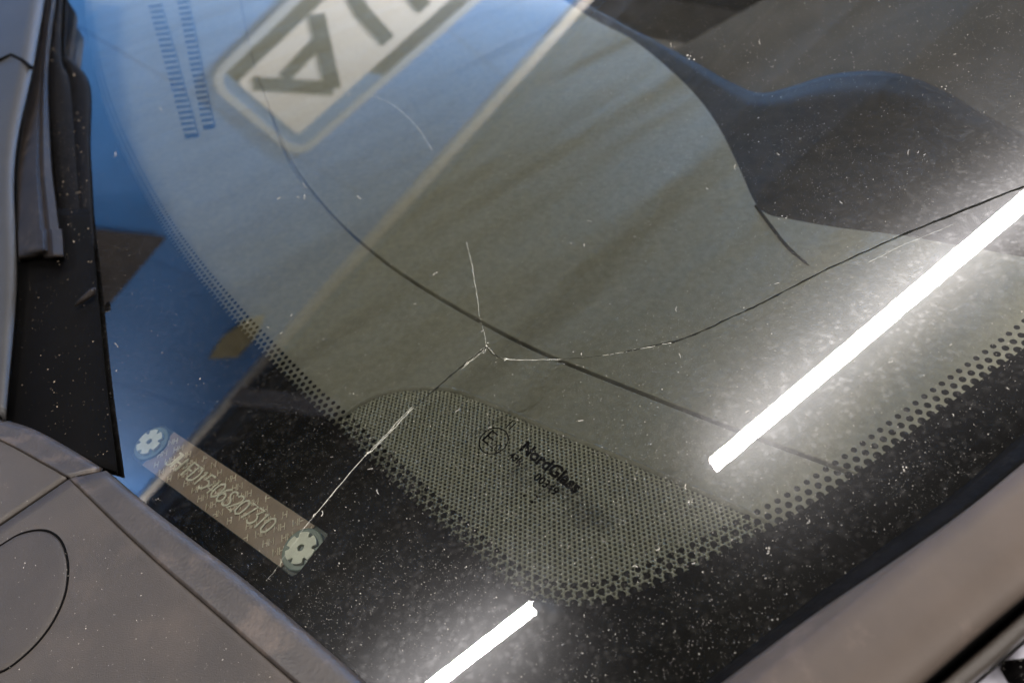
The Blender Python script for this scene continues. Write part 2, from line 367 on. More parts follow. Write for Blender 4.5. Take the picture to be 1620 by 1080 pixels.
# --- windscreen
EDGE = [(2050, 330), (1800, 590), (1600, 760), (1300, 1010), (1100, 1170), (900, 1300), (760, 1230), (560, 1090), (420, 975), (280, 862), (150, 768), (60, 712), (-40, 700), (-120, 600), (-160, 400), (-130, 100), (-60, -70)]
edge = [GF.q(G(u, v)) for u, v in EDGE]
outl = ccw(edge + [GF.q(G(u, v)) for u, v in ((120, -140), (500, -220), (1300, -300), (2000, -250), (2200, 100))])
mb = MB(); v2, f2 = fill(outl)
f2 = [f if area2([v2[i] for i in f]) > 0 else f[::-1] for f in f2]
me_v = [GF.p(x, y, 0) for x, y in v2]; nb = len(me_v)
me_v += [GF.p(x, y, -.005) for x, y in v2]
faces = list(f2) + [tuple(i + nb for i in f) for f in f2]
m = len(outl); me_v += [GF.p(x, y, 0) for x, y in outl] + [GF.p(x, y, -.005) for x, y in outl]
faces += [(2 * nb + i, 2 * nb + m + i, 2 * nb + m + (i + 1) % m, 2 * nb + (i + 1) % m) for i in range(m)]
ws = mesh("windscreen", me_v, faces, MT['glass'], car); ws.data.materials.append(MT['glass_in'])
for i, p in enumerate(ws.data.polygons): p.material_index = 0 if i < len(f2) else 1
# --- frit band on the inside of the glass, with a window for the number plate
HF = -.0056
BND = [(130, -60), (133, 0), (141, 70), (158, 150), (190, 235), (244, 340), (300, 424), (368, 507), (405, 548), (480, 628), (512, 657), (543, 687), (573, 717), (613, 755),
       (650, 790), (693, 829), (739, 870), (775, 903), (812, 931), (859, 952), (895, 958), (934, 957), (968, 950), (1050, 919), (1143, 874), (1183, 853), (1223, 833), (1275, 803), (1380, 731), (1463, 667), (1580, 580), (1625, 546), (1800, 400), (2000, 240)]
bnd = resample([GF.q(G(u, v, HF)) for u, v in curve(BND, 6)], 420)
# plate for the chassis number
HV = -.0095
p0, p1 = G(232, 696, HV), G(496, 881, HV)
VAX = (p1 - p0) / np.linalg.norm(p1 - p0); VAY = np.cross(NG, VAX)
VF = Frame((p0 + p1) / 2, VAX, VAY, NG)
VL, VH = .0945, .0156
hole = [GF.q(VF.p(x, y)) for x, y in rrect(-VL / 2 - .0008, -VH / 2 - .0006, VL / 2 + .0018, VH / 2 + .0012, .003, 4)]
outer = [tuple(p) for p in bnd] + [GF.q(G(u, v, HF)) for u, v in EDGE]
v2, f2 = fill(outer, [hole])
mesh("frit_band", [GF.p(x, y, HF) for x, y in v2], [f if area2([v2[i] for i in f]) > 0 else f[::-1] for f in f2], MT['frit'], ws)
# halftone dots along its inner edge
mb = MB()
seg = np.array(bnd); s = np.concatenate([[0], np.cumsum(np.linalg.norm(np.diff(seg, axis=0), axis=1))])
PITCH = .0031
for row, (off, rad) in enumerate(((.0006, .00110), (.0029, .00093), (.0052, .0008))):
    t = PITCH * .5 * (row % 2)
    while t < s[-1]:
        p = np.array([np.interp(t, s, seg[:, 0]), np.interp(t, s, seg[:, 1])]); q = np.array([np.interp(min(t + .003, s[-1]), s, seg[:, 0]), np.interp(min(t + .003, s[-1]), s, seg[:, 1])])
        d = q - p; d /= np.linalg.norm(d) + 1e-9; nrm = np.array([-d[1], d[0]])
        if t > s[-1] - .004: break
        c = p + nrm * off
        mb.add([GF.p(c[0] + rad * math.cos(k * math.pi / 5), c[1] + rad * math.sin(k * math.pi / 5), HF + .0001) for k in range(10)], [tuple(range(10))])
        t += PITCH
mb.build("frit_dots", MT['frit'], ws, kind="stuff")
# --- printed marks on the glass
p0, p1 = G(820, 712, -.0045), G(905, 779, -.0045)
TXA = (p1 - p0) / np.linalg.norm(p1 - p0); TYA = np.cross(NG, TXA)
TL = np.linalg.norm(p1 - p0)
def text_mesh(name, body, o, ax, ay, width, mat, parent, bold=0.0, height=None, extr=.0):
    cu = bpy.data.curves.new(name, 'FONT'); cu.body = body; cu.size = 1; cu.offset = bold; cu.resolution_u = 3
    ob = bpy.data.objects.new("tmp_text", cu); col.objects.link(ob)
    dg = bpy.context.evaluated_depsgraph_get(); me = bpy.data.meshes.new_from_object(ob.evaluated_get(dg)); bpy.data.objects.remove(ob)
    V = np.array([v.co[:2] for v in me.vertices]); lo = V.min(0); sc = width / (V[:, 0].max() - lo[0]) if width else height
    sy = height / (V[:, 1].max() - lo[1]) if height else sc
    Fc = [tuple(p.vertices) for p in me.polygons]; bpy.data.meshes.remove(me)
    az = np.cross(ax, ay)
    return mesh(name, [o + ax * ((x - lo[0]) * sc) + ay * ((y - lo[1]) * sy) + az * extr for x, y in V], Fc, mat, parent)
text_mesh("printed_name", "NordGlass", p0, TXA, TYA, TL * 1.04, MT['ink'], ws, .045)
q = p0 + TXA * TL * 1.04 + TYA * .0005; text_mesh("printed_mark", "TM", q, TXA, TYA, .0018, MT['ink'], ws, .0)
q = G(803, 722, -.0045); text_mesh("printed_code", "43R", q, TXA, TYA, .0052, MT['ink'], ws, .03)
q = G(842, 757, -.0045); text_mesh("printed_code", "00349", q, TXA, TYA, .0088, MT['ink'], ws, .03)
ec = G(781, 697, -.0045)
mb = MB(); R1 = .0047
ring = [ec + TXA * R1 * math.cos(k * math.pi / 24) + TYA * R1 * math.sin(k * math.pi / 24) for k in range(48)]; R2 = .0043
ring2 = [ec + TXA * R2 * math.cos(k * math.pi / 24) + TYA * R2 * math.sin(k * math.pi / 24) for k in range(48)]
mb.add(ring + ring2, [(k, (k + 1) % 48, 48 + (k + 1) % 48, 48 + k) for k in range(48)]); mb.build("printed_circle", MT['ink'], ws)
text_mesh("printed_code", "E", ec - TXA * .0033 - TYA * .0022, TXA, TYA, .0030, MT['ink'], ws, -.005, height=.0046)
text_mesh("printed_code", "20", ec + TXA * .0002 - TYA * .0022, TXA, TYA, .0034, MT['ink'], ws, .0, height=.0028)
text_mesh("printed_code", "II", G(800, 675, -.0045), TXA, TYA, .0017, MT['ink'], ws, -.01, height=.003)
q = G(826, 784, -.0045); text_mesh("printed_code", ". :", q, TXA, TYA, .004, MT['ink'], ws, .01)
# --- cracks
def crack(pts, wd, mat, h=.0002, jit=.35):
    P = curve(pts, 5); P = [np.array(p) + (rng.normal(0, jit, 2) if 0 < i < len(P) - 1 else 0) for i, p in enumerate(P)]
    mb = MB(); r = [wd * 1e-3 * (.32 if mat is MT['crackb'] else .95) * (0.45 + .75 * rng.random()) for _ in P]; r[0] *= .3; r[-1] *= .3
    mb.tube([G(u, v, h) for u, v in P], r, 5); mb.build("crack", mat, ws)
DK, BR = MT['crackd'], MT['crackb']
crack([(770, 548), (752, 562), (737, 574)], .17, DK); crack([(771, 550), (755, 563), (740, 575), (730, 584)], .1, BR)
crack([(740, 571), (720, 588), (700, 605), (680, 623)], .28, DK); crack([(757, 556), (748, 566), (738, 577)], .16, BR, jit=1.2)
crack([(656, 643), (635, 664), (610, 691), (588, 713), (583, 716), (577, 722)], .16, BR); crack([(653, 642), (632, 664), (606, 692), (586, 712)], .12, BR)
crack([(580, 717), (545, 758), (510, 800), (478, 838)], .14, BR); crack([(576, 722), (540, 764), (500, 812)], .07, BR)
crack([(480, 834), (470, 852), (455, 872), (438, 898), (420, 920)], .045, BR)
crack([(684, 619), (668, 633), (654, 646)], .1, DK); crack([(788, 564), (796, 567), (804, 568)], .1, BR)
crack([(770, 548), (776, 557), (786, 563), (795, 568)], .14, DK); crack([(768, 546), (775, 552), (783, 561)], .1, BR, jit=.8)
crack([(798, 567), (815, 569), (850, 569), (890, 568)], .16, BR); crack([(885, 568), (930, 565), (965, 560), (985, 558)], .09, DK)
crack([(950, 562), (985, 557), (1005, 552)], .13, BR); crack([(1000, 554), (1030, 548), (1060, 542)], .14, BR); crack([(985, 557), (1005, 553), (1060, 541), (1085, 534)], .2, DK)
crack([(1060, 544), (1110, 524), (1160, 500), (1200, 482), (1250, 456), (1300, 430), (1360, 402), (1420, 375), (1490, 346), (1560, 318), (1650, 282)], .27, DK, jit=.3)
crack([(1372, 416), (1400, 402), (1430, 387), (1470, 371), (1512, 353)], .1, BR)
crack([(770, 548), (767, 530), (763, 515), (758, 498)], .07, BR); crack([(758, 500), (755, 470), (751, 445), (747, 420), (741, 395), (738, 382)], .12, BR)
crack([(583, 150), (615, 162), (645, 185), (668, 212), (685, 240)], .09, BR, jit=.15)
for _ in range(16):
    an = rng.random() * 6.28; L = rng.uniform(2, 9); u, v = 769 + rng.normal(0, 3), 552 + rng.normal(0, 3)
    crack([(u, v), (u + L * .5 * math.cos(an), v + L * .4 * math.sin(an)), (u + L * math.cos(an + .3), v + L * .8 * math.sin(an + .3))], rng.uniform(.06, .16), BR if rng.random() < .7 else DK, jit=.3)
for u, v in ((738, 574), (733, 578), (1062, 541), (1003, 553), (583, 715), (800, 568)):
    crack([(u - 3, v + 2), (u, v), (u + 4, v - 1)], .2, BR, jit=.8)
# --- dust, grit and fibres lying on the glass
mb = MB()
def fleck(u, v, r, k=5, el=1.0):
    p = G(u, v, .0002); an = rng.random() * 6.28; a = XG * math.cos(an) + YG * math.sin(an); b = np.cross(NG, a)
    V = [p + a * (r * el * math.cos(j * 2 * math.pi / k) * rng.uniform(.6, 1.2)) + b * (r * math.sin(j * 2 * math.pi / k) * rng.uniform(.6, 1.2)) for j in range(k)]
    mb.add(V + [p + NG * r * .6], [(j, (j + 1) % k, k) for j in range(k)])
cl = [(rng.uniform(150, 1620), rng.uniform(0, 1000), rng.uniform(40, 160)) for _ in range(60)]
n = 0
while n < 21000:
    if rng.random() < .35:
        c = cl[rng.integers(len(cl))]; u, v = rng.normal(c[0], c[2]), rng.normal(c[1], c[2] * .6)
    else: u, v = rng.uniform(140, 1640), rng.uniform(-10, 1080)
    if not (-20 < u < 1640 and -20 < v < 1090): continue
    dens = .35 + .65 * min(1, max(0, (u + .6 * v - 300) / 900))
    if v < 330 and u < 800: dens *= .3
    if rng.random() > dens: continue
    dist = np.linalg.norm(G(u, v) - CAM) / .22
    fleck(u, v, 1e-4 * min(1.7, .27 + rng.exponential(.2)) * (.7 + .3 * dist), 5, rng.uniform(1, 1.25)); n += 1
for _ in range(60):
    u, v = rng.uniform(160, 1600), rng.uniform(60, 1000); an = rng.random() * 6.28; L = rng.uniform(3, 9); be = rng.normal(0, .6)
    P = [(u + L * t * math.cos(an + be * t), v + L * t * math.sin(an + be * t)) for t in (0, .33, .66, 1)]
    mb.tube([G(*p, .0003) for p in P], .00006, 3)
for (u, v, r) in ((1239, 344, .55), (688, 434, .5), (1094, 92, 1.0), (1432, 740, .45), (1090, 792, .4), (1217, 873, .4), (1495, 141, .5), (1215, 867, .3), (540, 893, .3), (250, 790, .3)):
    for _ in range(4): fleck(u + rng.normal(0, 3), v + rng.normal(0, 2), r * 4e-4 * rng.uniform(.6, 1.1), 6, 1.3)
mb.build("dust_specks", MT['dust'], ws, kind="stuff")

# --- dashboard under the glass
SEAM = [(372, -80), (384, 20), (405, 110), (425, 165), (440, 205), (465, 260), (510, 320), (570, 380), (650, 440), (760, 505), (870, 560), (1040, 628), (1200, 690), (1330, 738), (1450, 790), (1600, 860)]
seam = [DF.q(D(u, v)) for u, v in curve(SEAM, 6)]
dash = empty("dashboard", (0, .3, 1.0), parent=car)
REAR = [(640, -130), (800, -60), (930, 25), (1000, 62), (1060, 110), (1105, 155), (1140, 205), (1170, 265), (1195, 320), (1215, 338), (1245, 345), (1330, 360), (1430, 372), (1560, 395), (1750, 430)]
rear = [DF.q(D(u, v)) for u, v in curve(REAR, 6)]
top_pad = seam + [DF.q(D(1800, 780))] + rear[::-1] + [DF.q(D(480, -110))]
mb = MB(); slab(mb, top_pad, DF, 0, .02, .0005); mb.build("dash_pad", MT['dash'], dash)
front = [(x - .0003, y - .0002 - .0017 * min(1, max(0, (i - 14) / 14))) for i, (x, y) in enumerate(seam[:-4])] + [DF.q(D(u, v)) for u, v in ((1480, 745), (1380, 790), (1250, 865), (1080, 955), (960, 1000), (880, 1000), (800, 970), (700, 890), (560, 755), (440, 640), (330, 520), (230, 400), (165, 290), (125, 180), (105, 60), (100, -60))]
mb = MB(); slab(mb, front, DF, .0002, .02, .0005); mb.build("dash_front", MT['dash'], dash)
mb = MB(); slab(mb, [DF.q(D(u, v)) for u, v in ((40, -25), (1900, -25), (1900, 1200), (850, 1500), (60, 800))], DF, -.10, .004, 0); mb.build("dash_underside", MT['cabin'], dash)
mb = MB(); mb.loft([[DF.p(x + dx * .4, y + dx, -.0026) for x, y in seam] for dx in (-.006, .004)]); mb.build("seam_bed", MT['dash'], dash)
# crease at the end of the hood
mb = MB(); mb.tube([D(u, v, .0001) for u, v in curve([(1196, 326), (1225, 365), (1250, 395), (1280, 420)], 5)], [.0008] * 12 + [.0006] * 3 + [.0001], 6); mb.build("crease", MT['cabin'], dash)
# speaker grille
LIP = [(510, 686), (545, 660), (575, 640), (608, 625), (645, 618), (685, 617), (722, 622), (760, 636), (850, 674), (950, 714), (1050, 756), (1150, 800), (1230, 838), (1270, 857)]
lip = curve(LIP, 6)
gp = [DF.q(D(u, v, .0012)) for u, v in lip] + [DF.q(D(u, v, .0012)) for u, v in ((1240, 868), (1080, 952), (960, 996), (880, 996), (805, 968), (700, 884), (580, 768))]
spk = empty("speaker_grille", tuple(D(850, 800)), parent=dash) if False else None
gv = D(850, 790) - D(850, 810); gv /= np.linalg.norm(gv); gu = np.cross(gv, ND)
g2v = np.array([gv @ DF.ax, gv @ DF.ay]); g2u = np.array([gu @ DF.ax, gu @ DF.ay])
gpi = np.array(gp)
def inside(p, P):
    c = False; n = len(P); x, y = p; j = n - 1
    for i in range(n):
        if (P[i][1] > y) != (P[j][1] > y) and x < (P[j][0] - P[i][0]) * (y - P[i][1]) / (P[j][1] - P[i][1]) + P[i][0]: c = not c
        j = i
    return c
PC, PV, HR = .00140, .00142, .00051
cen = gpi.mean(0); mb = MB(); mh = MB(); K = 6
ang = [math.pi / 6 + 0 for _ in range(1)]
for i in range(-75, 76):
    for j in range(-75, 76):
        c = cen + g2u * (i * PC) + g2v * ((j + .5 * (i % 2)) * PV)
        if not inside(c, gp): continue
        hx = [(2 / 3 * PC, 0), (1 / 3 * PC, PV / 2), (-1 / 3 * PC, PV / 2), (-2 / 3 * PC, 0), (-1 / 3 * PC, -PV / 2), (1 / 3 * PC, -PV / 2)]
        o6 = [c + g2u * a_ + g2v * b_ for a_, b_ in hx]
        hr = HR * rng.uniform(.95, 1.05)
        i6 = [c + (g2u * math.cos(k * math.pi / 3) + g2v * math.sin(k * math.pi / 3)) * hr for k in range(6)]
        V = [DF.p(*p, .0014) for p in o6] + [DF.p(*p, .00125) for p in i6] + [DF.p(*p, .0004) for p in i6]
        Fc = [(k, (k + 1) % 6, 6 + (k + 1) % 6, 6 + k) for k in range(6)] + [(6 + k, 6 + (k + 1) % 6, 12 + (k + 1) % 6, 12 + k) for k in range(6)]
        mb.add(V, Fc); mh.add([DF.p(*p, .00062) for p in i6], [(0, 1, 2, 3, 4, 5)])
sg = mb.build("speaker_grille", MT['grille'], dash, kind="stuff"); mh.build("grille_holes", MT['hole'], dash, kind="stuff")
mb = MB()
wid = []
for dx, hh in ((-.0002, .0013), (.0006, .0022), (.0014, .0021), (.0021, .0012), (.0023, .0004)):
    P = np.array([DF.q(D(u, v, .0012)) for u, v in lip]); T = np.gradient(P, axis=0); T /= np.linalg.norm(T, axis=1)[:, None]; Nn = np.stack([-T[:, 1], T[:, 0]], 1)
    if Nn[:, 1].mean() < 0: Nn = -Nn
    wid.append([DF.p(*(P[i] + Nn[i] * dx), hh) for i in range(len(P))])
mb.loft(wid); mb.build("grille_rim", MT['dash'], dash, True)
# defroster vents far up the dashboard
VENT = plastic('vent_grey', (.2, .195, .165), .6, .1, 50)
for (a0, a1, wpx) in (((246, 10), (303, 214), 20), ((288, -5), (330, 200), 17)):
    mb = MB(); ms = MB(); n = 24
    for k in range(n):
        t = k / (n - 1); u = a0[0] + (a1[0] - a0[0]) * t; v = a0[1] + (a1[1] - a0[1]) * t
        du = (a1[1] - a0[1]) / n * .28
        q = [D(u - wpx * .5, v - du, .0012), D(u + wpx * .5, v - du - 2, .0012), D(u + wpx * .5, v + du - 2, .0012), D(u - wpx * .5, v + du, .0012)]
        ms.add(q + [p + ND * .0018 for p in q], [(4, 5, 6, 7), (0, 1, 5, 4), (1, 2, 6, 5), (2, 3, 7, 6), (3, 0, 4, 7)])
    q = [D(a0[0] - wpx * .55, a0[1] - 4, .0011), D(a0[0] + wpx * .55, a0[1] - 6, .0011), D(a1[0] + wpx * .55, a1[1], .0011), D(a1[0] - wpx * .55, a1[1] + 4, .0011)]
    mb.add(q, [(0, 1, 2, 3)]); mb.build("defroster_slot", VENT, dash); ms.build("defroster_slats", MT['dash'], dash, kind="stuff")
# instrument hood
TOP = resample(curve([(880, -18), (1000, 47), (1090, 96), (1150, 131), (1200, 152), (1250, 143), (1310, 126), (1380, 120), (1440, 130), (1500, 155), (1580, 200), (1720, 270)], 6), 70)
BOT = resample(curve([(860, 10), (950, 62), (1020, 110), (1075, 170), (1115, 235), (1150, 310), (1200, 352), (1260, 364), (1340, 378), (1430, 390), (1550, 412), (1760, 440)], 6), 70)
cols_ = []
n_hi, n_lo = np.array([-.17, -.66, .73]), np.array([.3, .02, .95])
fs = [1, .93, .85, .76, .67, .58, .5, .42, .34, .27, .2, .14, .09, .05, .02, 0, -.03]
for i in range(70):
    wi = min(1, max(0, (TOP[i][0] - 1240) / 200)); wi = wi * wi * (3 - 2 * wi)
    p = D(*BOT[i], -.011); cl_ = [p]
    for f in fs[1:]:
        px = TOP[i] * (1 - f) + BOT[i] * f; k = min(1, max(0, (f - .22) / .5)); k = k * k * (3 - 2 * k)
        nn = n_hi * (1 - k) + n_lo * k; nn = nn * (1 - .75 * wi) + n_lo * .75 * wi
        if f < .06: nn = nn * .4 + np.array([.1, .35, .9]) * .6
        r = ray(*px); p = CAM + r * ((nn @ (p - CAM)) / (nn @ r)); cl_.append(p)
    cols_.append(cl_)
mb = MB(); mb.loft(cols_); solid(mb.build("instrument_hood", MT['dash2'], dash, True), .003)
# dark cabin behind
mb = MB(); mb.box((-2.2, -.1, .5), (.35, 3.2, .55)); mb.build("cabin_floor", MT['cabin'], car)
mb = MB(); mb.box((-2.2, 3.0, .551), (.35, 3.2, 1.5)); mb.build("cabin_rear", MT['cabin'], car)
mb = MB(); mb.box((-2.25, -.1, .551), (-2.15, 2.99, 1.3)); mb.build("cabin_side", MT['cabin'], car)
mb = MB(); rows = []
for k in range(7):
    yy = .75 + .12 * k; rows.append([np.array([-1.3 + .11 * j, yy + .03 * math.sin(j * 1.3), .62 + .10 * k + .02 * math.cos(j * 2.1)]) for j in range(14)])
mb.loft(rows); solid(mb.build("front_seats", MT['cabin'], car, True), .04)

# --- chassis number plate
vin = empty("number_plate_label", tuple(VF.p(0, 0)), parent=car) if False else None
mb = MB(); slab(mb, rrect(-VL / 2, -VH / 2, VL / 2, VH / 2, .002, 4), VF, 0, .0012, .0003); plate = mb.build("chassis_plate", MT['clear'], car)
mb = MB(); slab(mb, [(-.0385, -.0075), (.040, -.0075), (.040, .0075), (-.0385, .0075)], VF, .0004, .0003, 0); mb.build("label_strip", MT['label'], plate)
mb = MB(); slab(mb, rrect(-VL / 2 - .02, -VH / 2 - .02, VL / 2 + .02, VH / 2 + .02, .004, 4), VF, -.0035, .003, 0); mb.build("plate_backing", MT['gap'], plate)
ST = {'J': [[(.15, 1), (.6, 1)], [(.42, 1), (.42, .2), (.32, .03), (.15, 0), (.03, .12)]], 'H': [[(0, 0), (0, 1)], [(.55, 0), (.55, 1)], [(0, .5), (.55, .5)]],
      'M': [[(0, 0), (0, 1), (.32, .35), (.64, 1), (.64, 0)]], 'F': [[(0, 0), (0, 1), (.5, 1)], [(0, .52), (.42, .52)]],
      'D': [[(0, 0), (0, 1), (.25, 1), (.48, .85), (.55, .5), (.48, .15), (.25, 0), (0, 0)]], '1': [[(.12, .85), (.28, 1), (.28, 0)]],
      '5': [[(.5, 1), (.08, 1), (.04, .56), (.28, .63), (.5, .5), (.52, .25), (.4, .04), (.2, 0), (.02, .1)]], '4': [[(.4, 0), (.4, 1), (0, .3), (.55, .3)]],
      '0': [[(.27, 1), (.06, .85), (0, .5), (.06, .15), (.27, 0), (.48, .15), (.54, .5), (.48, .85), (.27, 1)]],
      '6': [[(.45, .98), (.15, .75), (.02, .35), (.1, .08), (.27, 0), (.46, .08), (.53, .3), (.45, .5), (.27, .57), (.1, .48), (.03, .33)]],
      'S': [[(.5, .85), (.38, .98), (.2, 1), (.05, .88), (.05, .7), (.2, .55), (.4, .45), (.52, .3), (.48, .1), (.3, 0), (.12, .02), (0, .15)]],
      '2': [[(.02, .8), (.12, .96), (.3, 1), (.47, .9), (.5, .7), (.4, .5), (0, 0), (.54, 0)]], '7': [[(0, 1), (.53, 1), (.2, 0)]],
      '3': [[(.04, 1), (.5, 1), (.24, .6), (.42, .56), (.54, .4), (.52, .18), (.38, .02), (.18, 0), (.02, .12)]]}
def strokes(txt, x0, y0, h, adv, r, name, mat, flip=False, skew=.18, ax=1.0, z=.0006):
    mb = MB(); x = x0
    for ch in txt:
        for pl in ST.get(ch, []):
            P = []
            for a_, b_ in pl:
                lx, ly = (a_ * ax + skew * b_) * h, b_ * h
                P.append((x + lx, y0 + ly))
            if flip:
                cx = x0 + adv * len(txt) / 2; P = [(2 * cx - a_, 2 * (y0 + h / 2) - b_) for a_, b_ in P]
            bar(mb, VF, P, r * 2, z - .0003, z + .0001)
        x += adv
    return mb.build(name, mat, plate)
strokes("JHMFD15406S207310", -.0300, -.0028, .0056, .00335, .00034, "chassis_number", MT['vinink'])
def hm(cx, cy, flip):
    an = math.radians(45 + (180 if flip else 0)); ca, sa = math.cos(an), math.sin(an); mb = MB(); h = .0024; x = -.0019
    for ch in "HM":
        for pl in ST[ch]:
            P = [((x + a_ * h), (b_ - .5) * h) for a_, b_ in pl]; P = [(cx + px * ca - py * sa, cy + px * sa + py * ca) for px, py in P]
            if all(abs(q[1]) < .0073 and -.0395 < q[0] < .0415 for q in P): bar(mb, VF, P, .0003, .0003, .00055)
        x += .0019
    if mb.v: mb.build("letter_pattern", MT['hmink'], plate)
for ro in range(-12, 13):
    for k in range(-12, 13):
        lx, ly = (k + .5 * (ro % 2)) * .0062, ro * .0040
        px, py = (lx - ly) * .7071, (lx + ly) * .7071
        if abs(py) < .0078 and abs(px) < .041: hm(px, py, ro % 2 == 1)
for cx in (-.0425, .0425):
    mb = MB(); slab(mb, [(cx + .0068 * math.cos(a_), .0068 * math.sin(a_)) for a_ in np.linspace(0, 2 * math.pi, 24, endpoint=False)], VF, .0012, .0012, .0004); rv = mb.build("rivet", MT['rivet2'], plate)
    mb = MB(); P = []
    for a_ in np.linspace(0, 2 * math.pi, 72, endpoint=False):
        P.append((cx + (.0050 if math.cos(6 * a_) > -.55 else .0037) * math.cos(a_), (.0050 if math.cos(6 * a_) > -.55 else .0037) * math.sin(a_)))
    slab(mb, P, VF, .0022, .0012, 0, [[(cx + .0011 * math.cos(a_), .0011 * math.sin(a_)) for a_ in np.linspace(0, 2 * math.pi, 14, endpoint=False)]]); mb.build("rivet_head", MT['rivet'], plate)

# --- cowl below the glass
def lerp_rows(E_, K_, F_p, he, hk, hf, n_rows, wrap=True):
    E_, K_, F_p = (resample(curve(P, 6), n_rows) for P in (E_, K_, F_p)); rows = []
    prof = ((0, -.004), (0, he * .35), (.05, he * .75), (.14, he), (.35, he * 1.15), (.65, he * 1.1), (.9, hk * 1.02), (.985, hk * .96), (1, hk * .9))
    for i in range(n_rows):
        r = [G(*(E_[i] * (1 - f) + K_[i] * f), h) for f, h in prof]
        r2 = [G(*(K_[i] * (1 - f) + F_p[i] * f), hk * .9 * (1 - f) + (hk + (hf - hk) * f) * f + (.00022 if f > 0 else 0)) for f in (.015, .04, .1, .2, .35, .5, .7, .85, 1)]
        rows.append((r, r2))
    return rows
cowl = empty("cowl", tuple(G(200, 1000)), parent=car)
PANEL = None
def cowl_part(E_, K_, F_p, he, hk, hf, n):
    rows = lerp_rows(E_, K_, F_p, he, hk, hf, n)
    mb = MB(); mb.loft([r for r, _ in rows]); solid(mb.build("cowl_rim", MT['rim'], cowl, True), .002)
    global PANEL
    mb = MB(); mb.loft([[r[-1]] + r2 for r, r2 in rows]); PANEL = PANEL or mb; solid(mb.build("cowl_panel", MT['cowl'], cowl, True), .002)
cowl_part([(168, 744), (230, 796), (300, 850), (370, 903), (440, 960), (510, 1020), (580, 1080), (660, 1150)],
          [(110, 757), (225, 868), (345, 973), (467, 1080), (550, 1153)],
          [(-70, 880), (-70, 960), (-60, 1040), (-40, 1110), (0, 1170), (60, 1210), (140, 1240), (260, 1280)], .006, .008, .012, 40)
cowl_part([(-40, 660), (0, 664), (22, 668), (50, 677), (80, 691), (120, 714), (163, 741)],
          [(-40, 690), (-10, 693), (12, 702), (40, 717), (65, 731), (85, 742), (105, 754)],
          [(-60, 700), (-62, 720), (-65, 750), (-66, 780), (-67, 810), (-68, 840), (-70, 872)], .0058, .0078, .0118, 24)
mb = MB(); mb.loft([[G(u, v, -.0005) for u, v in r] for r in ([(-80, 640), (60, 672), (175, 742), (330, 862), (600, 1085), (700, 1180)], [(-80, 900), (0, 900), (90, 950), (200, 1050), (300, 1150), (400, 1300)])])
solid(mb.build("cowl_gap", MT['gap'], cowl), .002)
CAPP = [(-60, 930), (-30, 880), (0, 863), (33, 844), (67, 838), (90, 848), (103, 870), (108, 903), (101, 947), (78, 993), (43, 1033), (0, 1063), (-40, 1060)]
from mathutils.bvhtree import BVHTree
bvh = BVHTree.FromPolygons([Vector(v) for v in PANEL.v], PANEL.f)
def on_cowl(u, v, up=0.0):
    r = ray(u, v); h = bvh.ray_cast(Vector(CAM), Vector(r).normalized())[0]
    return (np.array(h) if h is not None else G(u, v, .0105)) + NG * up
ol = curve(CAPP, 6); cc = np.array([-45., 970.])
mb = MB(); mb.tube([on_cowl(u, v, -.0001) for u, v in ol], .00042, 6); mb.build("cap_groove", MT['gap'], cowl, True)
mb = MB(); mb.loft([[on_cowl(*(cc * (1 - f) + np.array(p) * f), up) for p in ol] for f, up in ((.001, .0004), (.4, .0004), (.7, .0004), (.9, .0004), (.965, .0003), (.985, .0001), (.99, -.0006))]); mb.build("cowl_cap", MT['cap'], cowl, True)

# --- wiper
wip = empty("wiper", tuple(G(40, 300)), parent=car)
def strip(name, lines, mat, n=40, smooth=True, thick=.001, hs=.45):
    """lines: lists of (u, v, h) running along the piece, side by side."""
    rows = [resample(curve([(a_, b_, c_ * hs) for a_, b_, c_ in L], 6), n) for L in lines]
    mb = MB(); mb.loft([[G(*p) for p in r] for r in rows]); o = mb.build(name, mat, wip, smooth); return solid(o, thick)
strip("wiper_arm", [[(-60, -20, .02), (-60, 200, .02), (-60, 420, .016), (-60, 660, .012)], [(-10, -30, .05), (-20, 120, .045), (-25, 300, .03), (-30, 480, .02), (-25, 640, .014)],
      [(48, -20, .052), (28, 100, .046), (4, 260, .03), (6, 450, .02), (-4, 650, .014)], [(72, -20, .048), (50, 110, .042), (22, 260, .027), (25, 450, .017), (8, 660, .012)], [(76, -20, .03), (54, 110, .026), (25, 260, .014), (28, 450, .008), (10, 668, .004)]], MT['arm'], 46)
mb = MB(); mb.tube([G(u, v, h) for u, v, h in ((-20, 100, .0215), (0, 95, .0215), (18, 87, .0212), (35, 95, .0208), (50, 107, .0195))], .0011, 6); mb.build("arm_joint", MT['gap'], wip)
HL = []
for dx, h in ((0, .003), (.04, .0085), (.47, .0125), (.53, .0128), (.66, .0104), (.76, .0112), (.96, .0085), (1.0, .002)):
    L = []
    for v, l, r in ((-20, 60, 92), (110, 49, 77), (250, 29, 82), (320, 27, 90), (372, 27, 97), (398, 29, 99)): L.append((l + (r - l) * dx, v, h * (1.25 if v < 100 else 1)))
    HL.append(L)
strip("blade_holder", HL, MT['blade'], 40, False, .001, 1.0)
HL = []
for dx, h in ((-.03, .002), (.02, .0095), (.46, .0136), (.55, .0138), (.68, .0112), (.78, .0120), (1.0, .0090), (1.04, .002)):
    HL.append([(27 + 70 * dx, 364 - 2 * dx, h), (28 + 71 * dx, 385 - 2 * dx, h), (29 + 71 * dx, 398 + (0 if .3 < dx < .6 else 8), h * .96), (31 + 69 * dx, 416 - 8 * dx, .002)])
strip("end_cap", HL, MT['blade'], 18, False, .001, 1.0)
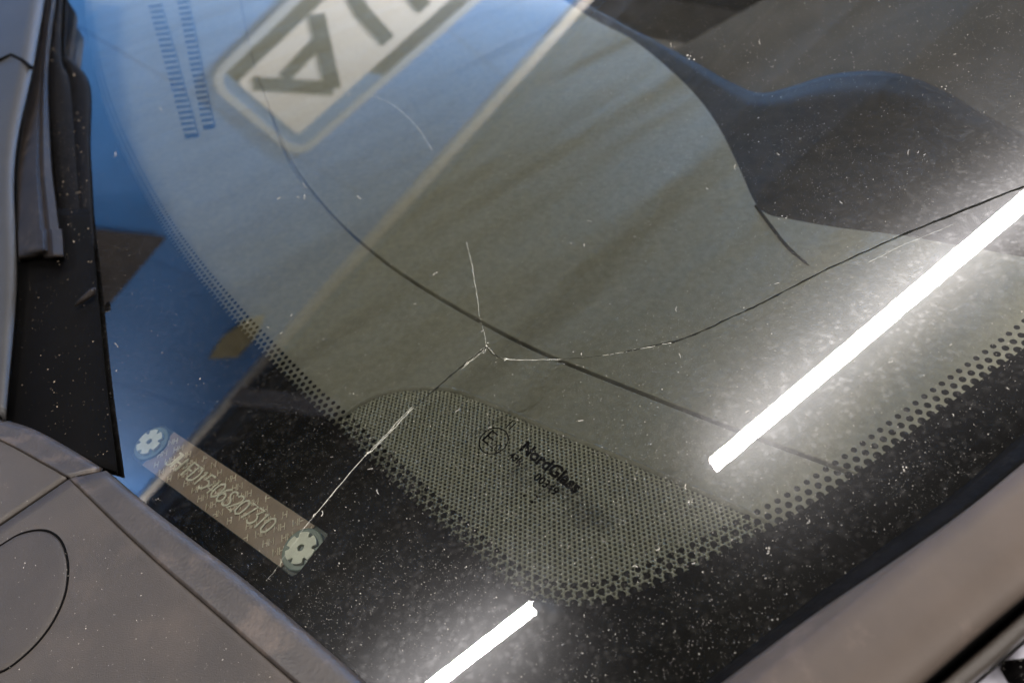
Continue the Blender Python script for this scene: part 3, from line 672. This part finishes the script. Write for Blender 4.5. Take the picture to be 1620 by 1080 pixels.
strip("blade_spoiler", [[(86, -20, .006), (72, 100, .006), (78, 240, .004), (96, 390, .003)], [(92, -20, .009), (78, 100, .008), (86, 240, .006), (100, 390, .005)], [(98, -20, .009), (94, 95, .008), (108, 240, .006), (118, 390, .005)], [(100, -20, .002), (98, 90, .002), (118, 135, .002), (130, 240, .002), (142, 390, .001)]], MT['rubber'], 40)
strip("wiper_rubber", [[(96, 92, .004), (108, 120, .004), (118, 240, .004), (124, 390, .003)], [(104, 88, .004), (128, 128, .004), (137, 240, .004), (146, 392, .003)], [(108, 90, .001), (140, 132, .002), (142, 240, .001), (150, 400, .001)]], MT['rubber'], 30, True, .001)
strip("dark_reflection", [[(20, 330, .002), (14, 480, .002), (10, 600, .002), (20, 690, .002)], [(90, 330, .003), (85, 480, .003), (85, 600, .003), (100, 720, .003)], [(140, 330, .0022), (152, 450, .0022), (166, 600, .0022), (184, 745, .0022)], [(142, 330, .0003), (154, 450, .0003), (168, 600, .0003), (187, 750, .0003)]], MT['gap'], 30, True, .0003, 1.0)  # black sheet standing in for the wiper's dark reflection in the glass
mb = MB(); mb.tube([G(u, v, h) for u, v, h in ((118, 484, .004), (130, 475, .0045), (146, 462, .005), (150, 456, .0045))], [.0003, .0012, .0016, .0006], 6); mb.build("rubber_tip", MT['blade'], wip, True)

# --- windscreen pillar
pil = empty("windscreen_pillar", tuple(G(1400, 950)), parent=car)
LN = {'a': [(1000, 1160), (1090, 1098), (1280, 950), (1400, 862), (1510, 780), (1600, 702), (1720, 600)],
      'b': [(1040, 1160), (1140, 1080), (1293, 967), (1413, 887), (1527, 807), (1613, 737), (1740, 630)],
      'c': [(1070, 1190), (1180, 1095), (1310, 990), (1413, 903), (1497, 835), (1640, 720), (1770, 640)],
      'd': [(1270, 1250), (1400, 1135), (1460, 1082), (1540, 1012), (1620, 945), (1700, 880), (1800, 800)],
      'e': [(1290, 1260), (1415, 1140), (1475, 1087), (1552, 1022), (1622, 962), (1710, 892), (1810, 815)],
      'f': [(1340, 1270), (1440, 1160), (1530, 1083), (1590, 1032), (1622, 1003), (1730, 910), (1830, 830)],
      'g': [(1345, 1275), (1445, 1164), (1535, 1087), (1594, 1035), (1627, 1007), (1735, 914), (1835, 834)]}
def line(k, h, n=40): return [G(u, v, h) for u, v in resample(curve(LN[k], 6), n)]
def mixl(a, b, t, h, n=40):
    A, B = resample(curve(LN[a], 6), n), resample(curve(LN[b], 6), n); return [G(*(A[i] * (1 - t) + B[i] * t), h) for i in range(n)]
mb = MB(); mb.loft([line('a', .001), mixl('a', 'b', .3, .004), mixl('a', 'b', .7, .006), line('b', .007)]); solid(mb.build("pillar_seal", MT['rubber'], pil, True), .002)
mb = MB(); mb.loft([line('b', .0065), mixl('b', 'c', .2, .012), mixl('b', 'c', .7, .0165), line('c', .018), mixl('c', 'd', .2, .018), mixl('c', 'd', .5, .019), mixl('c', 'd', .8, .018), mixl('c', 'd', .95, .0165), line('d', .014)]); solid(mb.build("pillar_trim", MT['pillar'], pil, True), .003)
mb = MB(); mb.loft([line('d', .0135), line('e', .006)]); solid(mb.build("pillar_groove", MT['gap'], pil), .002)
mb = MB(); mb.loft([line('e', .011), mixl('e', 'f', .3, .0135), mixl('e', 'f', .7, .0135), line('f', .011), line('g', -.02)]); solid(mb.build("door_seal", MT['cowl'], pil, True), .002)
# the painted body beyond the pillar
mb = MB(); rows = []
for k in range(8):
    t = k / 7; rows.append([G(1290 + 100 * j + 130 * t, 1300 - 85 * j + 150 * t, -.012 - .03 * t * t) for j in range(7)])
mb.loft(rows); solid(mb.build("door_skin", MT['paint'], car, True), .003)
mb = MB(); mb.tube([G(u, v, -.008) for u, v in ((1585, 1052), (1610, 1062), (1640, 1085))], [.001, .0035, .003], 8); mb.build("window_seal", MT['rubber'], car, True)

# grit on the cowl
mb = MB()
for _ in range(700):
    u, v = rng.uniform(0, 560), rng.uniform(690, 1080)
    if v < 700 + u * .80 + 20: continue
    f = min(1, max(0, (u * -1 + (v - 660) * 1.25) / 500))
    p = G(u, v, .0088 + .0022 * f); r = 1e-4 * min(2, .45 + rng.exponential(.3)); an = rng.random() * 6.28
    a_ = XG * math.cos(an) + YG * math.sin(an); b_ = np.cross(NG, a_)
    mb.add([p + a_ * r, p + b_ * r * .7, p - a_ * r, p - b_ * r * .7, p + NG * r * .6], [(0, 1, 4), (1, 2, 4), (2, 3, 4), (3, 0, 4)])
mb.build("cowl_grit", MT['dust'], cowl, kind="stuff")

# grit caught on the wiper rubber and the black reflection sheet beside it
mb = MB()
for _ in range(420):
    v = rng.uniform(20, 730); x0 = 80 if v < 420 else 30; x1 = np.interp(v, [20, 140, 400, 740], [98, 132, 148, 180]); u = rng.uniform(x0, x1)
    p = G(u, v, .0062 if v < 420 else .0034); r = 1e-4 * min(4, .5 + rng.exponential(.6)) * (1.7 if v < 420 else 1.2); an = rng.random() * 6.28
    a_ = XG * math.cos(an) + YG * math.sin(an); b_ = np.cross(NG, a_)
    mb.add([p + a_ * r * rng.uniform(.6, 1.6), p + b_ * r * .7, p - a_ * r, p - b_ * r * .7, p + NG * r * .6], [(0, 1, 4), (1, 2, 4), (2, 3, 4), (3, 0, 4)])
mb.build("wiper_grit", plastic("grit_tan", (.24, .19, .14), .9, .4, 900), wip, kind="stuff")
